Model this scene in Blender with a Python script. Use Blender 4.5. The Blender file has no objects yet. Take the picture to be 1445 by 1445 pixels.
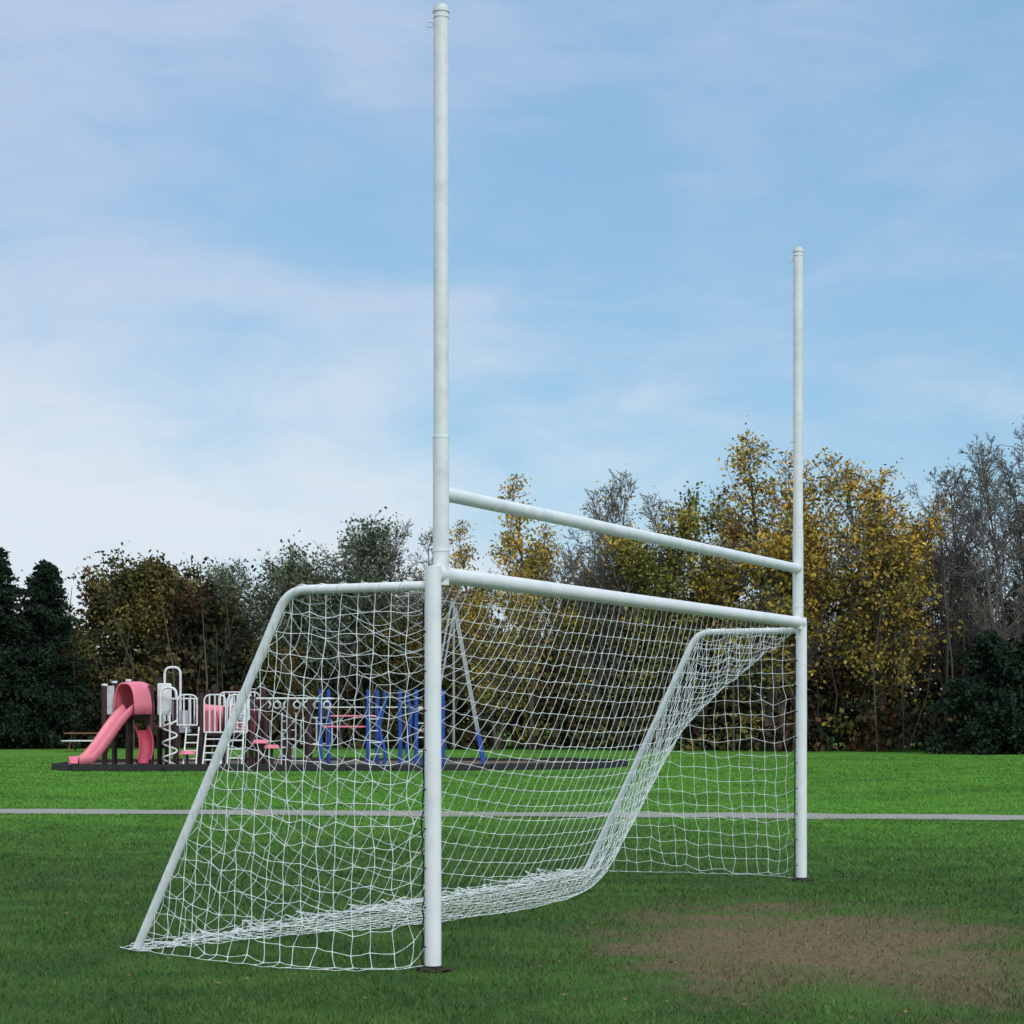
import bpy, math, random
import numpy as np
from mathutils import Vector, Matrix
random.seed(7); RNG=np.random.default_rng(7)
scene=bpy.context.scene
rad=math.radians

# ---------------------------------------------------------------- helpers
def link(o,parent=None):
    scene.collection.objects.link(o)
    if parent is not None: o.parent=parent
    return o
def empty(name,loc=(0,0,0)):
    e=bpy.data.objects.new(name,None); e.location=loc; e.empty_display_size=0.3
    return link(e)
def new_mat(name):
    m=bpy.data.materials.new(name); m.use_nodes=True
    nt=m.node_tree; b=nt.nodes['Principled BSDF']
    return m,nt,b
def nd(nt,t,**kw):
    n=nt.nodes.new(t)
    for k,v in kw.items(): setattr(n,k,v)
    return n
def math_n(nt,op,a,b=None,c=None,clamp=False):
    n=nd(nt,'ShaderNodeMath',operation=op); n.use_clamp=clamp
    for i,v in enumerate((a,b,c)):
        if v is None: continue
        if isinstance(v,(int,float)): n.inputs[i].default_value=v
        else: nt.links.new(v,n.inputs[i])
    return n.outputs[0]
def mix_n(nt,fac,a,b,mode='MIX'):
    n=nd(nt,'ShaderNodeMix',data_type='RGBA',blend_type=mode)
    for i,v in ((0,fac),(6,a),(7,b)):
        if isinstance(v,(int,float)): n.inputs[i].default_value=v
        elif isinstance(v,(tuple,list)): n.inputs[i].default_value=(v[0],v[1],v[2],1)
        else: nt.links.new(v,n.inputs[i])
    return n.outputs[2]
def noise_n(nt,vec,scale,detail=4,rough=0.6,dist=0.0):
    n=nd(nt,'ShaderNodeTexNoise'); nt.links.new(vec,n.inputs['Vector'])
    n.inputs['Scale'].default_value=scale; n.inputs['Detail'].default_value=detail
    n.inputs['Roughness'].default_value=rough; n.inputs['Distortion'].default_value=dist
    return n.outputs['Fac']
def ramp_n(nt,fac,lo,hi):
    n=nd(nt,'ShaderNodeMapRange',interpolation_type='SMOOTHSTEP')
    nt.links.new(fac,n.inputs[0]); n.inputs[1].default_value=lo; n.inputs[2].default_value=hi
    return n.outputs[0]
def paint(name,col,rough=0.45,var=0.12,scale=6,metal=0.0):
    m,nt,b=new_mat(name)
    g=nd(nt,'ShaderNodeNewGeometry')
    f=noise_n(nt,g.outputs['Position'],scale,4,0.65)
    dark=tuple(c*(1-var*2.2) for c in col)
    c=mix_n(nt,ramp_n(nt,f,0.35,0.75),col,dark)
    nt.links.new(c,b.inputs['Base Color'])
    b.inputs['Roughness'].default_value=rough; b.inputs['Metallic'].default_value=metal
    return m
def mesh_np(name,V,F,mats,midx=None,col=None,smooth=None):
    me=bpy.data.meshes.new(name)
    V=np.asarray(V,dtype=np.float32)
    me.vertices.add(len(V)); me.vertices.foreach_set('co',V.ravel())
    loops=np.concatenate([f.ravel() for f in F]).astype(np.int32)
    tot=np.concatenate([np.full(len(f),f.shape[1]) for f in F]).astype(np.int32)
    st=np.concatenate([[0],np.cumsum(tot)[:-1]]).astype(np.int32)
    me.loops.add(len(loops)); me.loops.foreach_set('vertex_index',loops)
    me.polygons.add(len(tot)); me.polygons.foreach_set('loop_start',st); 
    if midx is not None: me.polygons.foreach_set('material_index',np.asarray(midx,dtype=np.int32))
    if smooth is not None: me.polygons.foreach_set('use_smooth',np.asarray(smooth,dtype=bool))
    for m in mats: me.materials.append(m)
    me.update(calc_edges=True)
    if col is not None:
        a=me.color_attributes.new('col','FLOAT_COLOR','POINT')
        c=np.ones((len(V),4),dtype=np.float32); c[:,:3]=col
        a.data.foreach_set('color',c.ravel())
    return me
def tube_np(P0,P1,R0,R1,sides=4):
    d=P1-P0; L=np.linalg.norm(d,axis=1,keepdims=True); d=d/np.maximum(L,1e-6)
    ref=np.where(np.abs(d[:,2:3])>0.9,np.array([[1.,0,0]]),np.array([[0,0,1.]]))
    a=np.cross(d,ref); a/=np.linalg.norm(a,axis=1,keepdims=True); b=np.cross(d,a)
    n=len(P0); ang=np.arange(sides)*2*np.pi/sides
    off=a[:,None,:]*np.cos(ang)[None,:,None]+b[:,None,:]*np.sin(ang)[None,:,None]
    v0=P0[:,None,:]+off*np.asarray(R0).reshape(-1,1,1); v1=P1[:,None,:]+off*np.asarray(R1).reshape(-1,1,1)
    V=np.concatenate([v0,v1],axis=1).reshape(-1,3)
    base=(np.arange(n)*2*sides)[:,None,None]; k=np.arange(sides); k2=(k+1)%sides
    q=np.stack([k,k2,k2+sides,k+sides],axis=1)[None]+base
    return V,q.reshape(-1,4)
def curve_tube(name,paths,r,mat,parent,res=4,smooth_path=False):
    cu=bpy.data.curves.new(name,'CURVE'); cu.dimensions='3D'; cu.bevel_depth=r; cu.bevel_resolution=res
    cu.use_fill_caps=True
    for pts in paths:
        s=cu.splines.new('POLY'); s.points.add(len(pts)-1)
        for i,p in enumerate(pts): s.points[i].co=(p[0],p[1],p[2],1)
        s.use_smooth=True
    cu.materials.append(mat)
    o=bpy.data.objects.new(name,cu); return link(o,parent)
def box(name,c,s,mat,parent,rotz=0,bev=0.01,roty=0):
    import bmesh
    bm=bmesh.new(); bmesh.ops.create_cube(bm,size=1)
    bmesh.ops.scale(bm,vec=s,verts=bm.verts)
    if bev: bmesh.ops.bevel(bm,geom=bm.edges[:],offset=bev,segments=2,affect='EDGES')
    me=bpy.data.meshes.new(name); bm.to_mesh(me); bm.free(); me.materials.append(mat)
    o=bpy.data.objects.new(name,me); o.location=c; o.rotation_euler=(0,roty,rotz); return link(o,parent)
def rounded(pts,rr,n=6):
    out=[Vector(pts[0])]
    for i in range(1,len(pts)-1):
        a,b,c=Vector(pts[i-1]),Vector(pts[i]),Vector(pts[i+1])
        r=min(rr,(a-b).length*0.49,(c-b).length*0.49)
        p=b+(a-b).normalized()*r; q=b+(c-b).normalized()*r
        for k in range(n+1):
            t=k/n; out.append(p*(1-t)**2+b*2*t*(1-t)+q*t*t)
    out.append(Vector(pts[-1])); return out

# ---------------------------------------------------------------- camera
cam=bpy.data.cameras.new('camera'); co=bpy.data.objects.new('camera',cam); link(co)
co.location=(0,0,1.57); co.rotation_euler=(rad(90),0,0)
cam.sensor_width=36; cam.lens=71.05; cam.shift_y=0.197; cam.clip_end=4000
scene.camera=co

# ---------------------------------------------------------------- sky + sun
SUN_EL=36; SUN_AZ=150
w=bpy.data.worlds.new('World'); scene.world=w; w.use_nodes=True
nt=w.node_tree; bg=nt.nodes['Background']
sky=nd(nt,'ShaderNodeTexSky',sky_type='NISHITA'); sky.sun_disc=False
sky.sun_elevation=rad(SUN_EL); sky.sun_rotation=rad(SUN_AZ); sky.air_density=1.0; sky.dust_density=0.6; sky.ozone_density=2.0
tc=nd(nt,'ShaderNodeTexCoord')
mp=nd(nt,'ShaderNodeMapping'); nt.links.new(tc.outputs['Generated'],mp.inputs[0])
mp.inputs['Scale'].default_value=(1,1,2.5); mp.inputs['Rotation'].default_value=(0,rad(17),0); mp.inputs['Location'].default_value=(0.35,0,0.2)
n1=noise_n(nt,mp.outputs[0],4.6,4,0.5,0.7)
n2=noise_n(nt,mp.outputs[0],13,6,0.58,1.0)
sx=nd(nt,'ShaderNodeSeparateXYZ'); nt.links.new(tc.outputs['Generated'],sx.inputs[0])
lowl=math_n(nt,'MULTIPLY',math_n(nt,'SUBTRACT',0.17,sx.outputs[2]),1.3)
left=math_n(nt,'MULTIPLY',sx.outputs[0],-0.75)
sm=math_n(nt,'ADD',math_n(nt,'MULTIPLY',n1,1.15),math_n(nt,'MULTIPLY',n2,0.55))
topc=math_n(nt,'MULTIPLY',ramp_n(nt,sx.outputs[2],0.17,0.34),0.36)
sm=math_n(nt,'ADD',math_n(nt,'ADD',sm,lowl),math_n(nt,'ADD',left,topc))
cl=ramp_n(nt,sm,0.60,1.30)
high=ramp_n(nt,sx.outputs[2],0.34,0.62)  # unseen cloud above the frame, added and brightened to light the scene
cl=math_n(nt,'MAXIMUM',math_n(nt,'MULTIPLY',cl,0.93),math_n(nt,'MULTIPLY',high,0.9))
skyc=mix_n(nt,1.0,sky.outputs[0],(1.5,1.5,1.28),'MULTIPLY')
skyc=mix_n(nt,0.65,skyc,(2.45,4.85,7.8))
cloudc=mix_n(nt,ramp_n(nt,sx.outputs[2],0.09,0.27),(7.6,8.2,8.9),(4.9,6.0,8.0))
cloudc=mix_n(nt,high,cloudc,(10.3,11.0,12.1))
c=mix_n(nt,cl,skyc,cloudc)
nt.links.new(c,bg.inputs[0]); bg.inputs[1].default_value=0.1
sun=bpy.data.lights.new('sun','SUN'); so=bpy.data.objects.new('sun',sun); link(so)
sun.energy=1.5; sun.angle=rad(14); sun.color=(1,0.965,0.90)
d=Vector((math.sin(rad(SUN_AZ))*math.cos(rad(SUN_EL)),math.cos(rad(SUN_AZ))*math.cos(rad(SUN_EL)),math.sin(rad(SUN_EL))))
so.rotation_euler=d.to_track_quat('Z','Y').to_euler(); so.location=(20,-20,30)

# ---------------------------------------------------------------- ground
def path_y(x): return 31.4-0.126*x
def grass_nodes(nt,blade=False):
    g=nd(nt,'ShaderNodeNewGeometry'); pos=g.outputs['Position']
    sp=nd(nt,'ShaderNodeSeparateXYZ'); nt.links.new(pos,sp.inputs[0])
    big=noise_n(nt,pos,0.30,4,0.65,0.6); mid=noise_n(nt,pos,1.3,4,0.65); fine=noise_n(nt,pos,16,4,0.75)
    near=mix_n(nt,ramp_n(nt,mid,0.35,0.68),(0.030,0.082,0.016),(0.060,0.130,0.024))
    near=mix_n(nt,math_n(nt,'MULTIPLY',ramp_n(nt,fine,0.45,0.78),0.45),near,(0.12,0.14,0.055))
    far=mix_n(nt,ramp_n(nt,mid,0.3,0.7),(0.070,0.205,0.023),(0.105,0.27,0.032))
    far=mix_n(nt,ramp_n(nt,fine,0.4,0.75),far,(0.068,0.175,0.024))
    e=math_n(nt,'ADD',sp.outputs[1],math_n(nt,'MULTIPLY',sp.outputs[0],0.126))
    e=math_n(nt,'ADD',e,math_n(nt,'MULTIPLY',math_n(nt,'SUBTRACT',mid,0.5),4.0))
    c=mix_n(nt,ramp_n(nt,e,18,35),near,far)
    c=mix_n(nt,math_n(nt,'MULTIPLY',ramp_n(nt,big,0.42,0.66),0.45),c,(0.036,0.082,0.02))
    dx=math_n(nt,'DIVIDE',math_n(nt,'SUBTRACT',sp.outputs[0],2.1),1.55)
    dy=math_n(nt,'DIVIDE',math_n(nt,'SUBTRACT',sp.outputs[1],13.8),2.9)
    r=math_n(nt,'SQRT',math_n(nt,'ADD',math_n(nt,'MULTIPLY',dx,dx),math_n(nt,'MULTIPLY',dy,dy)))
    r=math_n(nt,'ADD',r,math_n(nt,'MULTIPLY',math_n(nt,'SUBTRACT',mid,0.5),2.6))
    r=math_n(nt,'ADD',r,math_n(nt,'MULTIPLY',math_n(nt,'SUBTRACT',fine,0.5),1.5))
    dm=math_n(nt,'SUBTRACT',1.0,ramp_n(nt,r,0.35,1.3))
    dirt=mix_n(nt,ramp_n(nt,fine,0.3,0.7),(0.105,0.074,0.042),(0.21,0.155,0.095))
    c=mix_n(nt,math_n(nt,'MULTIPLY',dm,0.6 if blade else 0.95),c,dirt)
    return c,fine,pos
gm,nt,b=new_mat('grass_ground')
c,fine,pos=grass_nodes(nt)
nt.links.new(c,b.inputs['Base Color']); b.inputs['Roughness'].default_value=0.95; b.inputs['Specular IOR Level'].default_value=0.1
bp=nd(nt,'ShaderNodeBump'); bp.inputs['Strength'].default_value=0.7; bp.inputs['Distance'].default_value=0.05
f2=noise_n(nt,pos,9,5,0.8); nt.links.new(f2,bp.inputs['Height']); nt.links.new(bp.outputs[0],b.inputs['Normal'])
S=1500
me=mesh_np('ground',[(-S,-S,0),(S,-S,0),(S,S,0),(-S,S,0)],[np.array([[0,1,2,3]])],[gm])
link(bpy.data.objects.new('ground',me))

pm,nt,b=new_mat('path_concrete')
g=nd(nt,'ShaderNodeNewGeometry'); f=noise_n(nt,g.outputs['Position'],5,5,0.7); f3=noise_n(nt,g.outputs['Position'],0.5,3,0.6)
c=mix_n(nt,f,(0.20,0.20,0.18),(0.34,0.33,0.30)); c=mix_n(nt,math_n(nt,'MULTIPLY',ramp_n(nt,f3,0.45,0.7),0.5),c,(0.17,0.19,0.12))
nt.links.new(c,b.inputs['Base Color']); b.inputs['Roughness'].default_value=0.9
xs=np.arange(-90,91,0.4); wob=lambda x:0.12*math.sin(x*0.9)+0.10*math.sin(x*2.3+1)+0.07*math.sin(x*5.1)
V=[];F=[]
for i,x in enumerate(xs):
    V.append((x,path_y(x)-0.8+wob(x)*0.9,0.012)); V.append((x,path_y(x)+0.8+wob(x+40)*0.9,0.012))
    if i: F.append((2*i-2,2*i,2*i+1,2*i-1))
link(bpy.data.objects.new('footpath',mesh_np('footpath',V,[np.array(F)],[pm])))

# grass blades
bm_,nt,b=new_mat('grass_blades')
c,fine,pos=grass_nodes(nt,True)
at=nd(nt,'ShaderNodeAttribute',attribute_name='col')
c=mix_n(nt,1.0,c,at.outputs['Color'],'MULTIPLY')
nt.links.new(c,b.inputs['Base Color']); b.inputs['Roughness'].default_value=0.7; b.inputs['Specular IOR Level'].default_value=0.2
N=540000
yy=8+ (RNG.random(N)**1.6)*66
xx=(RNG.random(N)*2-1)*(yy*0.28+1.2)
keep=np.abs(yy-(31.4-0.126*xx))>0.72+0.18*RNG.standard_normal(N)
r=np.sqrt(((xx-2.1)/1.55)**2+((yy-13.8)/2.9)**2)+0.4*np.sin(xx*3.1+yy)*np.sin(yy*2.1-xx*1.3)+RNG.standard_normal(N)*0.3
keep&=~((r<0.95)&(RNG.random(N)<0.78))
keep&=~((yy>54.8)&(yy<63.5)&(xx>-13)&(xx<3.2))
xx=xx[keep];yy=yy[keep];N=len(xx)
tuft=(np.sin(xx*1.7+yy*0.9)*np.sin(yy*1.3-xx*.4)+np.sin(xx*6.1-yy*2.3)*np.sin(yy*4.7+xx*1.9)*0.8)
h=(0.015+0.026*RNG.random(N))*(1+0.28*tuft); wd=0.0028*(yy/10)**0.95*(0.7+0.6*RNG.random(N))
an=RNG.random(N)*2*np.pi; la=RNG.random(N)*2*np.pi; ll=h*RNG.random(N)*1.3
B=np.stack([xx,yy,np.zeros(N)],1); dx=np.stack([np.cos(an)*wd,np.sin(an)*wd,np.zeros(N)],1)
Tt=B+np.stack([np.cos(la)*ll,np.sin(la)*ll,h],1)
V=np.stack([B-dx,B+dx,Tt],1).reshape(-1,3); F=np.arange(3*N).reshape(-1,3)
br=(0.85+0.8*RNG.random(N))[:,None]*np.array([[1,1,1.]]); dry=RNG.random(N)<0.07
br[dry]*=np.array([[2.0,1.3,1.6]])
link(bpy.data.objects.new('grass',mesh_np('grass',V,[F],[bm_],col=np.repeat(br,3,axis=0))))
N=1100; yy=9+RNG.random(N)*20; xx=(RNG.random(N)*2-1)*(yy*0.28+1)
lp_=np.stack([xx,yy,0.02+0.015*RNG.random(N)],1)

# ---------------------------------------------------------------- goal
white=paint('white_painted_steel',(0.84,0.865,0.875),0.4,0.05,5)
greyw=paint('weathered_white_steel',(0.80,0.84,0.85),0.42,0.08,9)
black=paint('black_cord',(0.02,0.02,0.02),0.8)
soil=paint('dark_soil',(0.035,0.028,0.02),0.95,0.3,30)
goal=empty('football_soccer_goal',(0,0,0))
A=np.array([-0.482,12.33,0.0]); Bp=np.array([2.717,18.97,0.0])
u=(Bp-A); GL=np.linalg.norm(u); u/=GL; v=np.array([-u[1],u[0],0.0]); Z=np.array([0,0,1.0])
def G(s,dd,z): return tuple(A+u*s+v*dd+Z*z)
H=2.43
def cyl(name,p0,p1,r,mat,par=goal): return curve_tube(name,[[p0,p1]],r,mat,par,8)
for i,s in enumerate((0,GL)):
    sg=1 if i==0 else -1
    cyl('post_%d'%(i+1),G(s,0,0.0),G(s,0,2.47),0.051,white)
    cyl('post_foot_%d'%(i+1),G(s,0,-0.05),G(s,0,0.035),0.056,black)
    su=s+sg*0.105
    cyl('upright_lower_%d'%(i+1),G(su,0,2.36),G(su,0,3.27),0.050,greyw)
    cyl('upright_upper_%d'%(i+1),G(su,0,3.27),G(su,0,5.88),0.0465,greyw)
    cyl('upright_seam_%d'%(i+1),G(su,0,2.565),G(su,0,2.58),0.0535,greyw)
    cyl('upright_collar_%d'%(i+1),G(su,0,3.262),G(su,0,3.275),0.0518,greyw)
    cyl('upright_cap_%d'%(i+1),G(su,0,5.88),G(su,0,5.90),0.052,white)
    cyl('upright_cap_ring_%d'%(i+1),G(su,0,5.845),G(su,0,5.855),0.050,white)
    cyl('upright_cap_top_%d'%(i+1),G(su,0,5.90),G(su,0,5.925),0.043,greyw)
    c0=np.array(G(su,0,5.81))
    ring=[tuple(c0+np.array([-0.05-0.018+0.018*math.cos(t),0,0.018*math.sin(t)])) for t in np.linspace(0,2*math.pi,13)]
    curve_tube('flag_eye_%d'%(i+1),[ring],0.005,greyw,goal,2)
    cyl('elbow_%d'%(i+1),G(s+sg*0.02,0,2.425),G(s+sg*0.17,0,2.425),0.056,white)
    cyl('upper_bar_sleeve_%d'%(i+1),G(su,0,2.925),G(su+sg*0.12,0,2.925),0.047,greyw)
    path=rounded([G(s,0.0,2.352),G(s,1.04,2.352),G(s,2.2,0.03)],0.14,8)
    curve_tube('rear_stay_%d'%(i+1),[path],0.029,greyw,goal,6)
cyl('crossbar',G(0.05,0,2.425),G(GL-0.05,0,2.425),0.050,white)
cyl('upper_crossbar',G(0.12,0,2.925),G(GL-0.12,0,2.925),0.044,greyw)
import bmesh
for s in (0,GL):
    bmm=bmesh.new(); bmesh.ops.create_icosphere(bmm,subdivisions=3,radius=0.11)
    for vv in bmm.verts:
        vv.co*=1+0.3*random.uniform(-1,1); vv.co.z*=0.25
    me=bpy.data.meshes.new('soil_collar'); bmm.to_mesh(me); bmm.free(); me.materials.append(soil)
    o=bpy.data.objects.new('soil_collar',me); o.location=G(s,0,0.0); link(o,goal)

# ---- net (relaxed as hanging cord lattice)
C=0.118
def relax(P,wt,mi,mj,ri,rj,steps=260,iters=8,wind=(0,0,0)):
    Q=P.copy(); g=np.array([0,0,-9.8])+np.array(wind); dt=0.016
    act=wt[...,None]
    def solve(sa,sb,rest,mask):
        a=P[sa];bb=P[sb]; d=bb-a; L=np.linalg.norm(d,axis=-1)+1e-9
        over=np.maximum(L-rest,0)/L; wa=wt[sa];wb=wt[sb]; ws=wa+wb; ws=np.where(ws==0,1,ws)
        k=(over*mask)[...,None]*d/ws[...,None]
        P[sa]+=k*wa[...,None]; P[sb]-=k*wb[...,None]
    I,J=wt.shape
    for t in range(steps):
        vel=(P-Q)*0.96; Q=P.copy(); P+= (vel+g*dt*dt)*act
        for _ in range(iters):
            for o in (0,1):
                na=len(range(o,I-1,2)); 
                solve((slice(o,o+2*na-1,2),slice(None)),(slice(o+1,o+2*na,2),slice(None)),ri[o:o+2*na-1:2],mi[o:o+2*na-1:2])
                nb=len(range(o,J-1,2))
                solve((slice(None),slice(o,o+2*nb-1,2)),(slice(None),slice(o+1,o+2*nb,2)),rj[:,o:o+2*nb-1:2],mj[:,o:o+2*nb-1:2])
        P[...,2]=np.maximum(P[...,2],0.02)
    return P
segA=[];segB=[]
def add_edges(a,b): segA.append(a.reshape(-1,3)); segB.append(b.reshape(-1,3))
l1=1.0; l2=math.hypot(1.2,2.33)
def frame(t):
    if t<l1: return (t,2.335)
    k=min((t-l1)/l2,1); return (l1+1.2*k,2.335*(1-k)+0.02)
NI=int(round(GL/C))+1; NJ=int((l1+l2)/C)+2
P=np.zeros((NI,NJ,3)); wt=np.ones((NI,NJ))
for i in range(NI):
    s=GL*i/(NI-1)
    e=max(math.exp(-s/0.5),math.exp(-(GL-s)/0.5))
    for j in range(NJ):
        t=(l1+l2)*j/(NJ-1); fd,fz=frame(t)
        k=j/(NJ-1); md=0.05+2.15*k; mz=2.37*(1-k)-0.25*math.sin(math.pi*k)+0.02
        if j==0: D,z=0.05,2.385
        else: D=e*fd+(1-e)*md; z=e*fz+(1-e)*mz
        P[i,j]=A+u*s+v*D+Z*max(z,0.02)
P+=RNG.standard_normal(P.shape)*0.010
wt[:,0]=0; wt[0,:]=0; wt[-1,:]=0; wt[:,-1]=0
for i in (0,NI-1):
    for j in range(NJ):
        fd,fz=frame((l1+l2)*j/(NJ-1)); P[i,j]=A+u*(GL if i else 0)+v*max(fd,0.05)+Z*fz
        if j%3: wt[i,j]=1.0
for i in range(NI):
    s=GL*i/(NI-1); P[i,0]=A+u*s+v*0.045+Z*2.385
    P[i,-1]=A+u*s+v*(2.2-0.10*math.sin(math.pi*i/(NI-1))+0.03*math.sin(i*1.3))+Z*0.03
wt[:,0]=0; wt[:,-1]=0
ri=C*(1.025+0.035*RNG.standard_normal((NI-1,NJ)).clip(-1.5,1.5)); rj=C*(1.02+0.035*RNG.standard_normal((NI,NJ-1)).clip(-1.5,1.5))
P=relax(P,wt,np.ones((NI-1,NJ)),np.ones((NI,NJ-1)),ri,rj)
add_edges(P[:-1],P[1:]); add_edges(P[:,:-1],P[:,1:])
X=[]
for r_ in range(6):
    row=P[:,-1].copy(); row+=v*(RNG.standard_normal((NI,1))*0.07+0.03*r_-0.06)+u*RNG.standard_normal((NI,1))*0.05
    row[:,2]=0.012+np.abs(RNG.standard_normal(NI))*0.03; X.append(row)
prev=P[:,-1]
for row in X:
    add_edges(prev,row); add_edges(row[:-1],row[1:]); prev=row
def side(s0,outv,slack,seed):
    rg=np.random.default_rng(seed)
    def bar(z): return 1.0+1.2*(1-min(max(z,0),2.335)/2.335)
    nj=int(2.30/C)+1; ni=int(2.2/C)+2
    P=np.zeros((ni,nj,3)); ok=np.zeros((ni,nj),bool); wt=np.ones((ni,nj))
    for j in range(nj):
        z=2.335-j*(2.335-0.03)/(nj-1)
        dmax=bar(z)
        for i in range(ni):
            D=0.05+i*C; 
            if D<dmax-0.03: ok[i,j]=True
            P[i,j]=A+u*s0+v*min(D,dmax)+Z*z
        last=ok[:,j].sum()
        if last<ni: ok[last,j]=True; P[last,j]=A+u*s0+v*dmax+Z*z; wt[last,j]=0
    wt[:,0]=0; wt[0,:]=0
    P+= (wt[...,None])*(u*outv*0.04+rg.standard_normal(P.shape)*0.012)
    mi=(ok[:-1]&ok[1:]).astype(float); mj=(ok[:,:-1]&ok[:,1:]).astype(float)
    L=np.linalg.norm(P[1:]-P[:-1],axis=-1); ri=np.maximum(L,0.03)*slack*(1+0.035*rg.standard_normal(L.shape).clip(-1.5,1.5))
    L=np.linalg.norm(P[:,1:]-P[:,:-1],axis=-1); rj=np.minimum(np.maximum(L,0.03),0.2)*(slack-0.015)*(1+0.035*rg.standard_normal(L.shape).clip(-1.5,1.5))
    wt=wt*ok
    P=relax(P,wt,mi,mj,ri,rj,wind=tuple(u*outv*1.2))
    a=P[:-1][mi>0];b_=P[1:][mi>0]; add_edges(a,b_)
    a=P[:,:-1][mj>0];b_=P[:,1:][mj>0]; add_edges(a,b_)
side(0.0,-1,1.055,3); side(GL,1,1.025,4)
a=np.concatenate(segA);b_=np.concatenate(segB)
L=np.linalg.norm(b_-a,axis=1); kk=(L>0.004)&(L<0.5); a=a[kk];b_=b_[kk]
mid=(a+b_)/2+RNG.standard_normal(a.shape)*0.003; mid[:,2]-=0.004; mid[:,2]=np.maximum(mid[:,2],0.008)
R=0.0019
V1,F1=tube_np(a,mid,np.full(len(a),R*1.5),np.full(len(a),R*0.9),4)
V2,F2=tube_np(mid,b_,np.full(len(a),R*0.9),np.full(len(a),R*1.5),4)
netm=paint('white_net_twine',(0.86,0.92,0.92),0.7,0.03,20)
link(bpy.data.objects.new('net',mesh_np('net',np.concatenate([V1,V2]),[F1,F2+len(V1)],[netm])),goal)
paths=[]
for s in (0,GL):
    pts=[]
    for k in range(0,170):
        t=k/170*(l1+l2); fd,fz=frame(t); a_=k*0.9
        pts.append(tuple(A+u*(s+0.036*math.cos(a_))+v*fd+Z*(fz+0.017+0.036*math.sin(a_))))
    paths.append(pts)
curve_tube('net_lacing',paths,0.0022,netm,goal,1)
curve_tube('head_rope',[[G(0.1,0.05,2.385),G(GL-0.1,0.05,2.385)]],0.005,netm,goal,1)
paths=[]
for s in (0,GL):
    pts=[G(s+0.0+random.uniform(-.012,.012),0.066+random.uniform(-.008,.01),z) for z in np.arange(0.02,2.3,0.06)]
    paths.append(pts)
    for z in np.arange(0.15,2.3,0.24):
        paths.append([tuple(A+u*s+v*(0.055*math.cos(t))+u*0.055*math.sin(t)+Z*z) for t in np.linspace(-1.1,1.1,7)])
curve_tube('post_cord',paths,0.0045,black,goal,1)

# ---------------------------------------------------------------- foliage material
leafm,nt,b=new_mat('leaves')
at=nd(nt,'ShaderNodeAttribute',attribute_name='col')
nt.links.new(at.outputs['Color'],b.inputs['Base Color']); b.inputs['Roughness'].default_value=0.7
b.inputs['Specular IOR Level'].default_value=0.15
barkm,nt,b=new_mat('bark'); at=nd(nt,'ShaderNodeAttribute',attribute_name='col'); g=nd(nt,'ShaderNodeNewGeometry')
f=noise_n(nt,g.outputs['Position'],7,3,0.7); c=mix_n(nt,f,at.outputs['Color'],(0.03,0.027,0.02)); nt.links.new(c,b.inputs['Base Color']); b.inputs['Roughness'].default_value=0.9
def leaves_np(P,size,cols,rg,flat=0.0):
    n=len(P); a=rg.standard_normal((n,3)); a/=np.linalg.norm(a,axis=1,keepdims=True)
    b=rg.standard_normal((n,3)); b-=a*(a*b).sum(1,keepdims=True); b/=np.linalg.norm(b,axis=1,keepdims=True)
    s=(size*(0.6+0.8*rg.random(n)))[:,None]
    V=np.stack([P-a*s,P-b*s*0.6,P+a*s,P+b*s*0.6],1).reshape(-1,3)
    return V,np.arange(4*n).reshape(-1,4),np.repeat(cols,4,axis=0)
lc=np.array([(0.22,0.14,0.04),(0.30,0.18,0.05),(0.12,0.07,0.03)])[RNG.integers(0,3,N)]
LV,LF,LC=leaves_np(lp_,0.016,lc,RNG); LV[:,2]=0.012+np.abs(LV[:,2]-0.02)*0.6
link(bpy.data.objects.new('fallen_leaves',mesh_np('fallen_leaves',LV,[LF],[leafm],col=LC)))
def pick(pal,rg,n): 
    pal=np.array(pal); return pal[rg.integers(0,len(pal),n)]
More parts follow.
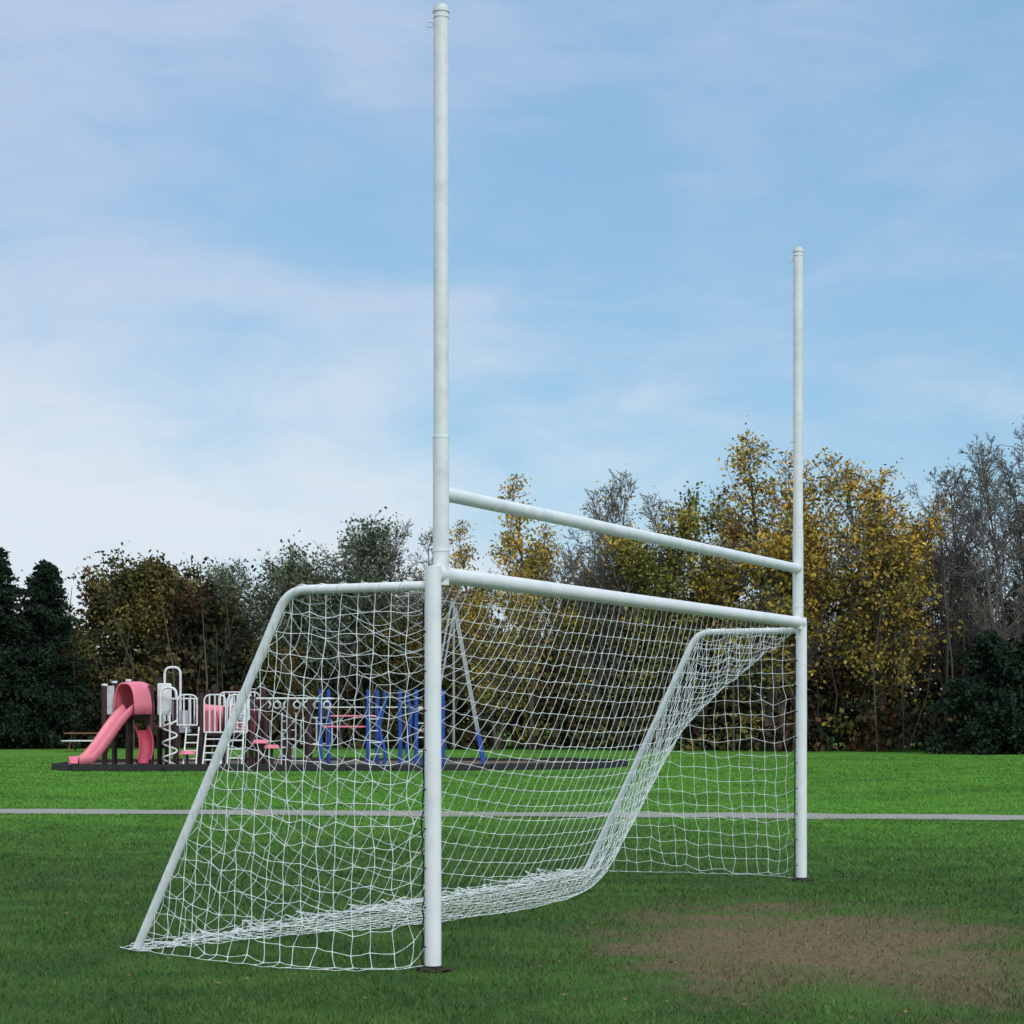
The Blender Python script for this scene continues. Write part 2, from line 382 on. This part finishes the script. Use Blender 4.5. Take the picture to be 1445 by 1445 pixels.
def build_tree(name,seed,H,crown,nb=(20,6,4),bark=(0.09,0.075,0.055),pal=None,nleaf=0,lsize=0.09,spreadleaf=0.22,start=0.2,asc=0.9,r0=0.16,stems=1,twig=0.012,leaf_lo=0.0,ang=(30,62),peak=0.4,patch=1.2,lean=0.12,lowgreen=None):
    rg=np.random.default_rng(seed); rd=random.Random(seed); segs=[]; tips=[]
    maxlev=len(nb)
    def branch(p,d,L,r,lev,frac):
        n=(10,5,4,3,2)[lev]; st=L/n
        nc=nb[lev] if lev<maxlev else 0
        cnt=[0]*n
        for _ in range(nc):
            k=int((start+(1-start)*rd.random() if lev==0 else 0.15+0.85*rd.random())*n); cnt[min(k,n-1)]+=1
        for k in range(n):
            wig=(0.05,0.16,0.22,0.28,0.3)[lev]
            d=(d+Vector((rd.gauss(0,wig),rd.gauss(0,wig),rd.gauss(0,wig)+(0.05,0.10,0.07,0.04,0.02)[lev]*asc))).normalized()
            q=p+d*st; ra=r*(1-0.85*k/n); rb=r*(1-0.85*(k+1)/n)
            segs.append((p.x,p.y,p.z,q.x,q.y,q.z,max(ra,twig),max(rb,twig*0.7)))
            if lev>=maxlev-1: tips.append(((p+q)*0.5)[:]+(frac,)); tips.append(q[:]+(frac,))
            for c_ in range(cnt[k]):
                f=(k+rd.random())/n; pp=p+d*st*rd.random()
                az=rd.random()*2*math.pi
                per=Vector((math.cos(az),math.sin(az),0))
                if lev>0:
                    per=per-d*per.dot(d); per=per.normalized() if per.length>0.01 else Vector((1,0,0))
                th=rad(rd.uniform(*ang)) if lev==0 else rad(rd.uniform(25,60))
                if lev==0: th*=(1.15-0.5*f)
                nd_=(d*math.cos(th)+per*math.sin(th)).normalized()
                if lev==0:
                    g_=(f-peak)/(1.03-peak) if f>peak else (peak-f)/(peak+0.35)
                    prof=math.sqrt(max(0.02,1-min(1,g_)**2))
                    LL=crown*prof*rd.uniform(0.65,1.12)+0.25; fr=f
                else: LL=L*rd.uniform(0.35,0.6)*(1.1-0.5*f); fr=frac
                branch(pp,nd_,LL,max(ra*0.5,twig),lev+1,fr)
            p=q
    for s in range(stems):
        dd=Vector((rd.gauss(0,lean),rd.gauss(0,lean),1)).normalized() if stems>1 else Vector((rd.gauss(0,.03),rd.gauss(0,.03),1))
        branch(Vector((rd.gauss(0,.25)*(stems>1),rd.gauss(0,.25)*(stems>1),-0.1)),dd,H*(0.97 if s==0 else rd.uniform(.65,.92)),r0,0,0)
    S=np.array(segs)
    zmax=S[:,5].max(); k=H/zmax
    S[:,[2,5]]*=k; Tp=np.array(tips); Tp[:,2]*=k
    cx,cy=Tp[:,0].mean(),Tp[:,1].mean()
    for ci,zi in ((0,2),(3,5)):
        S[:,ci]-=cx*(S[:,zi]/H)*1.4; S[:,ci+1]-=cy*(S[:,zi]/H)*1.4
    Tp[:,0]-=cx*(Tp[:,2]/H)*1.4; Tp[:,1]-=cy*(Tp[:,2]/H)*1.4
    V,F=tube_np(S[:,:3],S[:,3:6],S[:,6],S[:,7],4)
    col=np.tile(np.array([bark]),(len(V),1))*(0.8+0.4*rg.random((len(V),1)))
    Fs=[F]; mi=[0]*len(F)
    if nleaf:
        T=Tp[Tp[:,2]>leaf_lo]
        cell=np.floor(T[:,:3]/0.9).astype(int); hsh=(cell[:,0]*73856093^cell[:,1]*19349663^cell[:,2]*83492791)%997/997.0
        wgt=(0.15+hsh)**patch*(0.3+rg.random(len(T))); idx=rg.choice(len(T),nleaf,p=wgt/wgt.sum())
        Pp=T[idx,:3]+rg.standard_normal((nleaf,3))*spreadleaf
        palA=np.array(pal); h2=((cell[:,0]*19349663^cell[:,1]*83492791^cell[:,2]*73856093)%len(palA))
        cc=palA[h2][idx]; alt=pick(pal,rg,nleaf); cc=cc*0.6+alt*0.4
        if lowgreen is not None:
            t=(1-(Pp[:,2:3]/H)*1.35).clip(0,0.85)*(0.5+0.5*hsh[idx][:,None]); cc=cc*(1-t)+np.array([lowgreen])*t
        cc=cc*(0.6+0.7*rg.random((nleaf,1)))
        LV,LF,LC=leaves_np(Pp,lsize,cc,rg)
        Fs.append(LF+len(V)); mi+= [1]*len(LF); V=np.concatenate([V,LV]); col=np.concatenate([col,LC])
    F=np.concatenate(Fs)
    return mesh_np(name,V,[F],[barkm,leafm],midx=mi,col=col)
def build_spruce(name,seed,H,W,pal,n=16000,pw=0.7):
    rg=np.random.default_rng(seed); rd=random.Random(seed); segs=[(0,0,-.1,0,0,H,0.14,0.02)]; pts=[]
    nb=int(H*20)
    for k in range(nb):
        f=(k+rd.random())/nb; z=0.25+f*(H-0.35); L=W*(1-f)**pw*rd.uniform(0.6,1.15)+0.1; az=rd.random()*6.283
        dr=-0.15*L*rd.uniform(-.3,1.2)
        x,y=math.cos(az),math.sin(az); 
        segs.append((0,0,z,x*L,y*L,z+dr,0.02,0.006))
        m=int(n/nb*(0.3+1.4*L/W))+3
        t=rg.random(m)**0.7; w_=rg.standard_normal((m,3))*np.array([.12,.12,.10])*(0.4+L*0.6)
        pts.append(np.stack([x*L*t,y*L*t,z+dr*t*t],1)+w_)
    Pp=np.concatenate(pts); Pp=Pp[Pp[:,2]>0]; S=np.array(segs,float); V,F=tube_np(S[:,:3],S[:,3:6],S[:,6],S[:,7],4)
    col=np.tile(np.array([[0.05,0.04,0.03]]),(len(V),1)); cc=pick(pal,rg,len(Pp))*(0.6+0.7*rg.random((len(Pp),1)))
    LV,LF,LC=leaves_np(Pp,0.09,cc,rg)
    return mesh_np(name,np.concatenate([V,LV]),[np.concatenate([F,LF+len(V)])],[barkm,leafm],midx=[0]*len(F)+[1]*len(LF),col=np.concatenate([col,LC]))
gold=[(0.64,0.38,0.05),(0.55,0.33,0.055),(0.42,0.29,0.06),(0.28,0.23,0.06),(0.68,0.40,0.045),(0.19,0.19,0.055)]
ygreen=[(0.22,0.22,0.05),(0.30,0.25,0.05),(0.13,0.16,0.045),(0.46,0.32,0.05),(0.11,0.14,0.04)]
olive=[(0.085,0.09,0.028),(0.14,0.105,0.03),(0.06,0.075,0.028),(0.19,0.125,0.035),(0.05,0.07,0.028)]
greyg=[(0.14,0.18,0.11),(0.10,0.14,0.075),(0.18,0.20,0.13),(0.08,0.11,0.06)]
dred=[(0.06,0.035,0.024),(0.045,0.032,0.022),(0.035,0.042,0.022)]
dkg=[(0.012,0.028,0.015),(0.02,0.038,0.020),(0.016,0.030,0.022)]
lg=(0.15,0.15,0.04)
T={}
lb=(0.20,0.18,0.145)
T['goldA']=build_tree('gold_a',11,13.4,3.2,(30,7,5),pal=gold,nleaf=12000,lsize=0.092,start=0.16,r0=0.2,stems=3,bark=lb,spreadleaf=0.26,patch=2.0,lowgreen=lg)
T['goldB']=build_tree('gold_b',12,12.8,2.9,(30,7,5),pal=gold,nleaf=10000,lsize=0.092,start=0.16,r0=0.18,stems=3,bark=lb,spreadleaf=0.26,patch=2.0,lowgreen=lg)
T['yg']=build_tree('yellowgreen',13,11.3,2.3,(26,7,4),pal=ygreen,nleaf=9500,lsize=0.092,start=0.12,r0=0.15,stems=2,spreadleaf=0.28,patch=1.8,lowgreen=lg)
T['ysparse']=build_tree('yellow_sparse',14,12.2,2.2,(26,7,4),pal=gold,nleaf=4800,lsize=0.088,start=0.12,r0=0.13,bark=lb,stems=2,patch=2.0,lowgreen=lg)
T['bareA']=build_tree('bare_a',15,13.8,2.9,(28,9,6),pal=greyg,nleaf=400,lsize=0.06,start=0.15,r0=0.16,bark=(0.24,0.21,0.20),stems=3,asc=1.4,twig=0.0115)
T['bareB']=build_tree('bare_b',16,11.0,2.4,(28,9,6),pal=gold,nleaf=1100,lsize=0.06,start=0.15,r0=0.13,bark=(0.26,0.24,0.21),stems=3,asc=1.2,twig=0.0115)
T['olive']=build_tree('olive',17,8.9,2.7,(46,8,5),pal=olive,nleaf=24000,lsize=0.10,start=0.04,r0=0.15,spreadleaf=0.34,asc=0.25,ang=(50,90),peak=0.32,patch=0.7)
T['grey']=build_tree('greygreen',18,10.2,3.0,(34,8,5),pal=greyg,nleaf=14000,lsize=0.085,start=0.1,r0=0.17,stems=3,bark=(0.22,0.21,0.18),asc=0.5,ang=(40,75),peak=0.45,lean=0.13,spreadleaf=0.28)
T['dred']=build_tree('dark_red',19,7.8,2.5,(40,8,4),pal=dred,nleaf=16000,lsize=0.10,start=0.04,r0=0.13,asc=0.25,ang=(45,85),peak=0.3,spreadleaf=0.3,patch=0.7)
T['sprA']=build_spruce('spruce_a',20,9.0,2.3,dkg,20000,0.55)
T['sprB']=build_spruce('spruce_b',21,5.0,2.4,dkg,20000,0.6)
def put(name,key,x,y,s=1.0,rz=None,sx=1.0):
    o=bpy.data.objects.new(name,T[key]); o.location=(x,y,0); o.rotation_euler=(0,0,random.uniform(0,6.28) if rz is None else rz)
    o.scale=(s*sx,s*sx,s); return link(o)
put('golden_poplar_tree','goldA',11.0,86,1.02,sx=1.05); put('golden_poplar_tree','goldB',15.6,86,1.02); put('golden_poplar_tree','goldB',13.3,88,0.98)
put('golden_poplar_tree','goldA',17.6,92,0.86); put('golden_poplar_tree','goldB',9.2,91,0.86)
put('bare_tree','bareA',21.2,86,1.10); put('bare_tree','bareA',19.0,88,0.88); put('bare_tree','bareB',20.4,90,1.15); put('bare_tree','bareA',25.5,88,1.0); put('bare_tree','bareA',22.7,88,1.05)
put('yellow_green_tree','yg',6.7,88,0.98); put('yellow_green_tree','yg',8.0,91,0.85); put('yellow_green_tree','yg',5.0,93,0.78); put('yellow_green_tree','yg',2.9,90,0.62)
put('yellow_poplar_tree','ysparse',0.9,90,1.0); put('yellow_poplar_tree','ysparse',2.4,92,0.84); put('yellow_poplar_tree','ysparse',-1.6,92,0.85); put('yellow_poplar_tree','ysparse',-0.4,88,0.72)
put('bare_tree','bareB',4.1,90,1.14); put('bare_tree','bareB',5.4,91,1.05); put('bare_tree','bareB',3.0,94,1.10)
put('bare_tree','bareB',-4.4,94,0.97); put('bare_tree','bareB',-6.1,96,0.94); put('bare_tree','bareB',-3.0,96,0.95)
put('willow_tree','grey',-9.0,94,1.04); put('willow_tree','grey',-11.4,96,0.86); put('willow_tree','grey',-7.0,97,0.94)
put('red_leaved_tree','dred',-14.6,97,0.97); put('red_leaved_tree','dred',-12.9,95,0.72)
put('maple_tree','olive',-18.3,95,1.0); put('maple_tree','olive',-16.4,102,1.0); put('maple_tree','olive',-5.0,92,0.66); put('maple_tree','olive',-10.6,92,0.55)
put('spruce_tree','sprA',-22.9,90,1.0); put('spruce_tree','sprA',-20.9,91,0.93); put('spruce_tree','sprA',-24.8,92,1.03); put('spruce_tree','sprA',-21.8,94,0.97); put('spruce_tree','sprA',-27,92,1.1)
put('spruce_tree','sprB',18.6,79,0.97); put('spruce_tree','sprB',20.9,79.5,1.08); put('spruce_tree','sprB',24,80,1.1)
for x in (-31,-36,-41): put('maple_tree','olive',x,94+random.uniform(-2,3),1.0)
for x in (28,32,37,41): put('golden_poplar_tree','goldB',x,88+random.uniform(-2,3),0.9)

# woodland thicket
rg=np.random.default_rng(50)
front=lambda x: 86.0-0.17*x if x<0 else 86.0-0.38*min(x,16)
cl_=[];cc=[]
dk=np.array([(0.042,0.034,0.02),(0.03,0.038,0.018),(0.065,0.046,0.022),(0.022,0.032,0.016),(0.075,0.062,0.024),(0.085,0.042,0.022)])
for k in range(1350):
    x=rg.uniform(-48,48); f0=front(x); dy=rg.random()*13; top=4.2+1.3*math.sin(x*0.35)+1.0*math.sin(x*0.83+2)
    if x<-12: top+=2.0
    top=top*(0.3+0.7*min(1,dy/4))
    z=rg.random()**0.9*top; R_=rg.uniform(0.5,1.2); n=int(85*R_**1.5)
    p=rg.standard_normal((n,3))*R_*0.55*np.array([1,1,0.85])+np.array([x,f0+2.5+dy,z])
    base=dk[rg.integers(0,len(dk))] if x>-17 else dk[rg.choice([1,3,3,0])]*0.8
    if x>-3 and rg.random()<0.22: base=np.array((0.17,0.14,0.035))
    base=base*(0.6+0.8*rg.random())
    cl_.append(p); cc.append(np.tile(base,(n,1))*(0.6+0.8*rg.random((n,1))))
for k in range(750):
    x=rg.uniform(-62,62); z=rg.random()*(6.3 if x>-13 else 8.0); R_=rg.uniform(0.9,1.7); n=int(55*R_)
    p=rg.standard_normal((n,3))*R_*0.6+np.array([x,108+rg.random()*8,z])
    base=dk[rg.integers(0,len(dk))]*1.0
    cl_.append(p); cc.append(np.tile(base,(n,1))*(0.7+0.6*rg.random((n,1))))
Pp=np.concatenate(cl_);Cc=np.concatenate(cc); k=Pp[:,2]>0.02; Pp=Pp[k];Cc=Cc[k]
LV,LF,LC=leaves_np(Pp,0.17,Cc,rg)
n=460; x=rg.uniform(-48,48,n); y=np.array([front(a) for a in x])+1.2+rg.random(n)*9; hh=rg.uniform(3,8.5,n)
p0=np.stack([x,y,np.zeros(n)],1); p1=p0+np.stack([rg.standard_normal(n)*0.35,rg.standard_normal(n)*.3,hh*0.5],1); p2=p1+np.stack([rg.standard_normal(n)*0.5,rg.standard_normal(n)*.3,hh*0.5],1)
r_=rg.uniform(0.025,0.08,n)
Va,Fa=tube_np(p0,p1,r_,r_*0.7,5); Vb,Fb=tube_np(p1,p2,r_*0.7,r_*0.2,5)
bc=np.repeat(np.array([[0.14,0.12,0.09]])*rg.uniform(0.4,1.3,(n,1)),10,axis=0)
V=np.concatenate([Va,Vb,LV]); F=np.concatenate([Fa,Fb+len(Va),LF+len(Va)+len(Vb)])
link(bpy.data.objects.new('distant_woods',mesh_np('distant_woods',V,[F],[barkm,leafm],midx=[0]*(len(Fa)+len(Fb))+[1]*len(LF),col=np.concatenate([bc,bc,LC]))))

# ---------------------------------------------------------------- playground
pink=paint('pink_plastic',(0.80,0.20,0.28),0.4,0.06,2); maroon=paint('maroon_steel',(0.05,0.016,0.018),0.5); wht=paint('white_steel_tube',(0.84,0.86,0.88),0.45)
blue=paint('blue_steel',(0.02,0.08,0.40),0.45); darkp=paint('black_plastic_edging',(0.018,0.018,0.02),0.7); lilac=paint('pale_panel',(0.62,0.60,0.66),0.5)
woodb=paint('brown_wood',(0.20,0.10,0.05),0.8); deepp=paint('dark_pink_plastic',(0.45,0.06,0.10),0.45); galv=paint('galvanised_steel',(0.42,0.44,0.45),0.5)
mulch,nt,b=new_mat('wood_mulch'); g=nd(nt,'ShaderNodeNewGeometry'); f=noise_n(nt,g.outputs['Position'],9,5,0.8); c=mix_n(nt,ramp_n(nt,f,0.3,0.7),(0.05,0.035,0.022),(0.17,0.12,0.08)); nt.links.new(c,b.inputs['Base Color']); b.inputs['Roughness'].default_value=1
pa=empty('playground_bed')
poly=[(-12.85,56.6),(-12.0,55.0),(-2.0,55.3),(2.2,57.5),(3.4,60.0),(2.0,63.0),(-9,63.5),(-12.6,60.5)]
me=mesh_np('mulch_surface',[(x,y,0.10) for x,y in poly],[np.array([list(range(len(poly)))])],[mulch]); link(bpy.data.objects.new('mulch_surface',me),pa)
for i in range(len(poly)):
    a=Vector(poly[i]);b2=Vector(poly[(i+1)%len(poly)]); nseg=max(1,int((b2-a).length/1.2))
    for k in range(nseg):
        p=a.lerp(b2,k/nseg);q=a.lerp(b2,(k+1)/nseg); m_=(p+q)/2; dd=q-p
        box('edging_timber',(m_.x,m_.y,0.09+random.uniform(-.01,.01)),(dd.length-0.02,0.12,0.20),darkp,pa,rotz=math.atan2(dd.y,dd.x),bev=0.02)
ps=empty('play_structure')
def tb(name,paths,r,mat,par=ps): return curve_tube(name,paths,r,mat,par,3)
z0=0.1
decks=[(-11.35,-10.15,56.6,57.9,1.45),(-10.05,-8.75,56.6,57.9,1.2),(-8.65,-7.35,56.6,57.9,1.0),(-8.65,-7.35,58.0,59.3,1.3)]
for (xa,xb,ya,yb,z) in decks:
    box('deck',((xa+xb)/2,(ya+yb)/2,z),(xb-xa,yb-ya,0.12),maroon,ps)
for x,y,h in [(-11.4,56.55,2.35),(-11.4,57.95,2.45),(-10.1,56.55,2.3),(-10.1,57.95,2.55),(-8.7,56.55,2.1),(-8.7,57.95,2.2),(-7.3,56.55,2.0),(-7.3,57.95,2.0),(-8.7,59.35,2.3),(-7.3,59.35,2.3),(-9.4,56.55,1.9),(-8.0,56.55,1.7),(-11.0,57.95,2.5),(-9.0,58.4,1.9),(-7.7,58.2,1.6),(-10.75,56.9,1.5),(-9.75,57.2,1.3)]:
    tb('post',[[(x,y,z0),(x,y,h)]],0.08,maroon)
    tb('post_cap',[[(x,y,h),(x,y,h+0.06)]],0.085,wht if x<-10.9 else maroon)
def sweep(name,path,prof,side,mat,par=ps):
    V=[];F=[];n=len(prof)
    sd=Vector(side).normalized()
    for i,p in enumerate(path):
        p=Vector(p); t=(Vector(path[min(i+1,len(path)-1)])-Vector(path[max(i-1,0)])).normalized(); up=sd.cross(t)
        if up.z<0: up=-up
        for (a,b2) in prof: V.append(tuple(p+sd*a+up*b2))
        if i:
            for k in range(n): F.append(((i-1)*n+k,(i-1)*n+(k+1)%n,i*n+(k+1)%n,i*n+k))
    me=mesh_np(name,V,[np.array(F)],[mat],smooth=[True]*len(F)); o=bpy.data.objects.new(name,me); return link(o,par)
U=[(-.34,.22),(-.30,.24),(-.27,.20),(-.22,.02),(.22,.02),(.27,.20),(.30,.24),(.34,.22),(.30,-.02),(.2,-.05),(-.2,-.05),(-.30,-.02)]
st=Vector((-10.62,56.35,1.66)); en=Vector((-11.65,55.3,0.22)); path=[]
for k in range(15):
    t=k/14; p=st.lerp(en,t); e=t*t*(3-2*t); p.z=st.z+(en.z-st.z)*(e*0.5+t*0.5); path.append(tuple(p))
path.append((-11.95,55.12,0.20))
dv=(en-st); sweep('slide',path,[(a*0.85,b2*0.85) for a,b2 in U],(-dv.y,dv.x,0),pink)
V=[];F=[];n=16; ax=Vector((-0.55,-0.83,0)); sdv=Vector((-ax.y,ax.x,0)); hc=Vector((-10.55,56.5,0))
prof=[(-0.52,0.0,0.35),(-0.50,0.55,0.8),(-0.4,0.85,0.95),(-0.2,1.0,1.0),(0.2,1.0,1.0),(0.40,0.96,0.97),(0.43,0.90,0.93)]
for i,(a,wd_,hh_) in enumerate(prof):
    for k in range(n+1):
        t=math.pi*k/n; cs=math.cos(t); X_=abs(cs)**0.7*(1 if cs>=0 else -1)*0.44*wd_; Zz=math.sin(t)**0.7*0.92*hh_
        p=hc+ax*a+sdv*X_; V.append((p.x,p.y,1.55+Zz))
    if i:
        for k in range(n): q=(i-1)*(n+1)+k; F.append((q,q+1,q+n+2,q+n+1))
o=link(bpy.data.objects.new('slide_hood',mesh_np('slide_hood',V,[np.array(F)],[pink],smooth=[True]*len(F))),ps)
sm_=o.modifiers.new('t','SOLIDIFY'); sm_.thickness=0.04
path=[(-10.35+0.25*math.sin(k*0.2),56.5-k*0.10,1.10-0.9*(k/10)**1.1) for k in range(11)]
sweep('small_slide',path,[(a*0.6,b2*0.8) for a,b2 in U],(1,0.2,0),deepp)
arch=lambda xa,xb,y,za,zb:[rounded([(xa,y,za),(xa,y,zb),(xb,y,zb),(xb,y,za)],0.2,6)]
tb('entry_arch',arch(-9.95,-9.5,57.9,1.2,2.9)+arch(-9.85,-9.4,56.6,1.2,2.3),0.035,wht)
box('white_panel',(-9.8,57.0,1.98),(0.40,0.05,0.9),wht,ps,bev=0.02)
box('white_panel',(-7.45,56.5,1.75),(0.34,0.05,0.75),wht,ps,bev=0.02)
box('pale_panel',(-11.22,56.50,1.95),(0.2,0.04,0.8),lilac,ps)
def rail(xa,xb,y,za,zb,n):
    P_=arch(xa,xb,y,za,zb)
    for k in range(1,n): x=xa+(xb-xa)*k/n; P_.append([(x,y,za),(x,y,zb)])
    P_.append([(xa,y,za),(xb,y,za)]); tb('railing',P_,0.022,wht)
rail(-9.35,-8.8,56.45,1.25,2.1,3); rail(-8.6,-8.0,56.45,1.05,2.1,4); rail(-7.95,-7.4,56.45,1.05,2.1,4); rail(-8.6,-7.4,59.3,1.35,2.2,8); rail(-10.0,-8.8,57.9,1.25,2.0,8)
for x in (-8.45,-7.6,-9.2): box('play_panel',(x,56.62,1.35),(0.42,0.05,0.62),pink if x>-9 else lilac,ps,bev=0.03)
box('play_panel',(-8.05,58.1,1.45),(0.9,0.05,0.7),pink,ps,bev=0.03)
V,F=tube_np(np.array([[-8.9,57.3,1.5]]),np.array([[-7.3,57.3,1.35]]),[0.36],[0.36],20)
link(bpy.data.objects.new('crawl_tube',mesh_np('crawl_tube',V,[F],[pink],smooth=[True]*len(F))),ps)
sp=[(-9.5+0.20*math.cos(t*1.9),56.1+0.20*math.sin(t*1.9),0.1+0.13*t) for t in np.arange(0,10,0.15)]
tb('spiral_climber',[sp,[(-9.5,56.1,z0),(-9.5,56.1,1.6)]],0.025,wht)
def ladder(xa,xb,ya,yb,za,zb,n,mat=wht):
    P_=[[(xa,ya,za),(xa,yb,zb)],[(xb,ya,za),(xb,yb,zb)]]
    for k in range(1,n): t=k/n; P_.append([(xa,ya+(yb-ya)*t,za+(zb-za)*t),(xb,ya+(yb-ya)*t,za+(zb-za)*t)])
    tb('ladder',P_,0.022,mat)
ladder(-8.55,-8.05,55.8,56.5,z0,1.05,5); ladder(-7.85,-7.45,55.7,56.5,z0,2.05,8); ladder(-9.1,-8.75,55.9,56.5,z0,1.2,5)
for x,y,z in ((-7.0,56.2,0.75),(-6.75,56.8,0.6),(-9.0,56.0,0.45)): 
    V,F=tube_np(np.array([[x,y,z]]),np.array([[x,y,z+0.1]]),[0.24],[0.18],16); F=[F,np.array([list(range(16,32))])]
    link(bpy.data.objects.new('stepping_pod',mesh_np('stepping_pod',V,F,[pink])),ps); tb('pod_stem',[[(x,y,z0),(x,y,z)]],0.04,maroon)
oa,ob=-7.2,-5.1
P_=[[(oa,57.0,2.0),(ob,57.0,2.0)],[(oa,57.7,2.0),(ob,57.7,2.0)]]
for k in range(9): x=oa+(ob-oa)*k/8; P_.append([(x,57.0,2.0),(x,57.7,2.0)])
for k in range(7):
    x=oa+0.25+(ob-oa-0.4)*k/6; P_.append([(x,57.35,2.0),(x,57.35,1.92)]); P_.append([(x+0.1*math.cos(t),57.35,1.82+0.1*math.sin(t)) for t in np.linspace(0,6.283,12)])
tb('overhead_ladder',P_,0.028,wht)
for x in (-6.95,-6.3,-5.7): tb('post',[[(x,57.0,z0),(x,57.0,1.95)]],0.075,maroon); 
for x in (-6.6,-5.9): tb('post',[[(x,58.3,z0),(x,58.3,1.6)]],0.075,maroon)
ladder(-6.6,-6.2,57.8,58.0,z0,1.6,6); rail(-6.1,-5.2,58.4,0.7,1.45,6)
cf=empty('climbing_frame')
for x,y in ((-5.4,57.0),(-5.28,58.2),(-4.05,56.9),(-3.15,56.9),(-2.7,56.9),(-2.0,57.0),(-3.9,58.5),(-2.0,58.5)):
    curve_tube('post',[[(x,y,z0),(x,y,2.25)]],0.06,blue,cf,3)
curve_tube('wavy_climber',[[(-3.65+0.08*math.sin(z*4),56.9,z) for z in np.arange(z0,2.2,0.08)],[(-2.9+0.06*math.sin(z*4+2),56.9,z) for z in np.arange(z0,2.2,0.08)]],0.05,blue,cf,3)
P_=[[(-5.4,57,1.75),(-4.05,57,1.75)],[(-4.05,56.9,1.75),(-2.0,57,1.75)]]
for k in range(1,6): P_.append([(-4.05,56.9,0.1+k*0.33),(-3.65,56.9,0.1+k*0.33)]); 
for k in range(1,5): P_.append([(-2.7,56.9,0.1+k*0.4),(-2.0,57.0,0.1+k*0.4)])
curve_tube('rungs',P_,0.018,wht,cf,3)
curve_tube('bars',[[(-5.4,57,1.2),(-4.05,57,1.2)],[(-5.3,58.2,1.5),(-3.9,58.5,1.5)],[(-2.7,56.9,1.1),(-2.0,57,1.1)]],0.03,pink,cf,3)
sw=empty('swing_set')
legs=[];feet=[]
for y in (59.0,62.4):
    ap=Vector((-1.75,y,4.9))
    for fx in (-0.85,-2.65):
        ft=Vector((fx,y,z0)); mid_=ft.lerp(ap,0.2); legs.append([mid_,ap]); feet.append([ft,mid_])
curve_tube('legs',legs,0.032,galv,sw,3); curve_tube('leg_feet',feet,0.045,blue,sw,3)
curve_tube('top_beam',[[(-1.75,58.8,4.9),(-1.75,62.6,4.9)]],0.04,galv,sw,3)
for y in (60.1,61.4):
    curve_tube('chains',[[(-1.75,y-.22,4.9),(-1.75,y-.22,0.6)],[(-1.75,y+.22,4.9),(-1.75,y+.22,0.6)]],0.008,galv,sw,1)
    box('swing_seat',(-1.75,y,0.58),(0.18,0.48,0.04),darkp,sw)
pt=empty('picnic_table')
box('table_top',(-17.6,84,0.76),(1.9,0.8,0.06),woodb,pt); 
for dy in (-0.7,0.7): box('bench_seat',(-17.6,84+dy,0.45),(1.9,0.26,0.05),wht,pt)
for dx in (-0.7,0.7):
    curve_tube('legs',[[(-17.6+dx,83.3,0),(-17.6+dx,84.2,0.74)],[(-17.6+dx,84.7,0),(-17.6+dx,83.8,0.74)],[(-17.6+dx,83.2,.42),(-17.6+dx,84.8,.42)]],0.04,woodb,pt,2)

scene.view_settings.view_transform='Standard'; scene.view_settings.look='None'; scene.view_settings.exposure=0
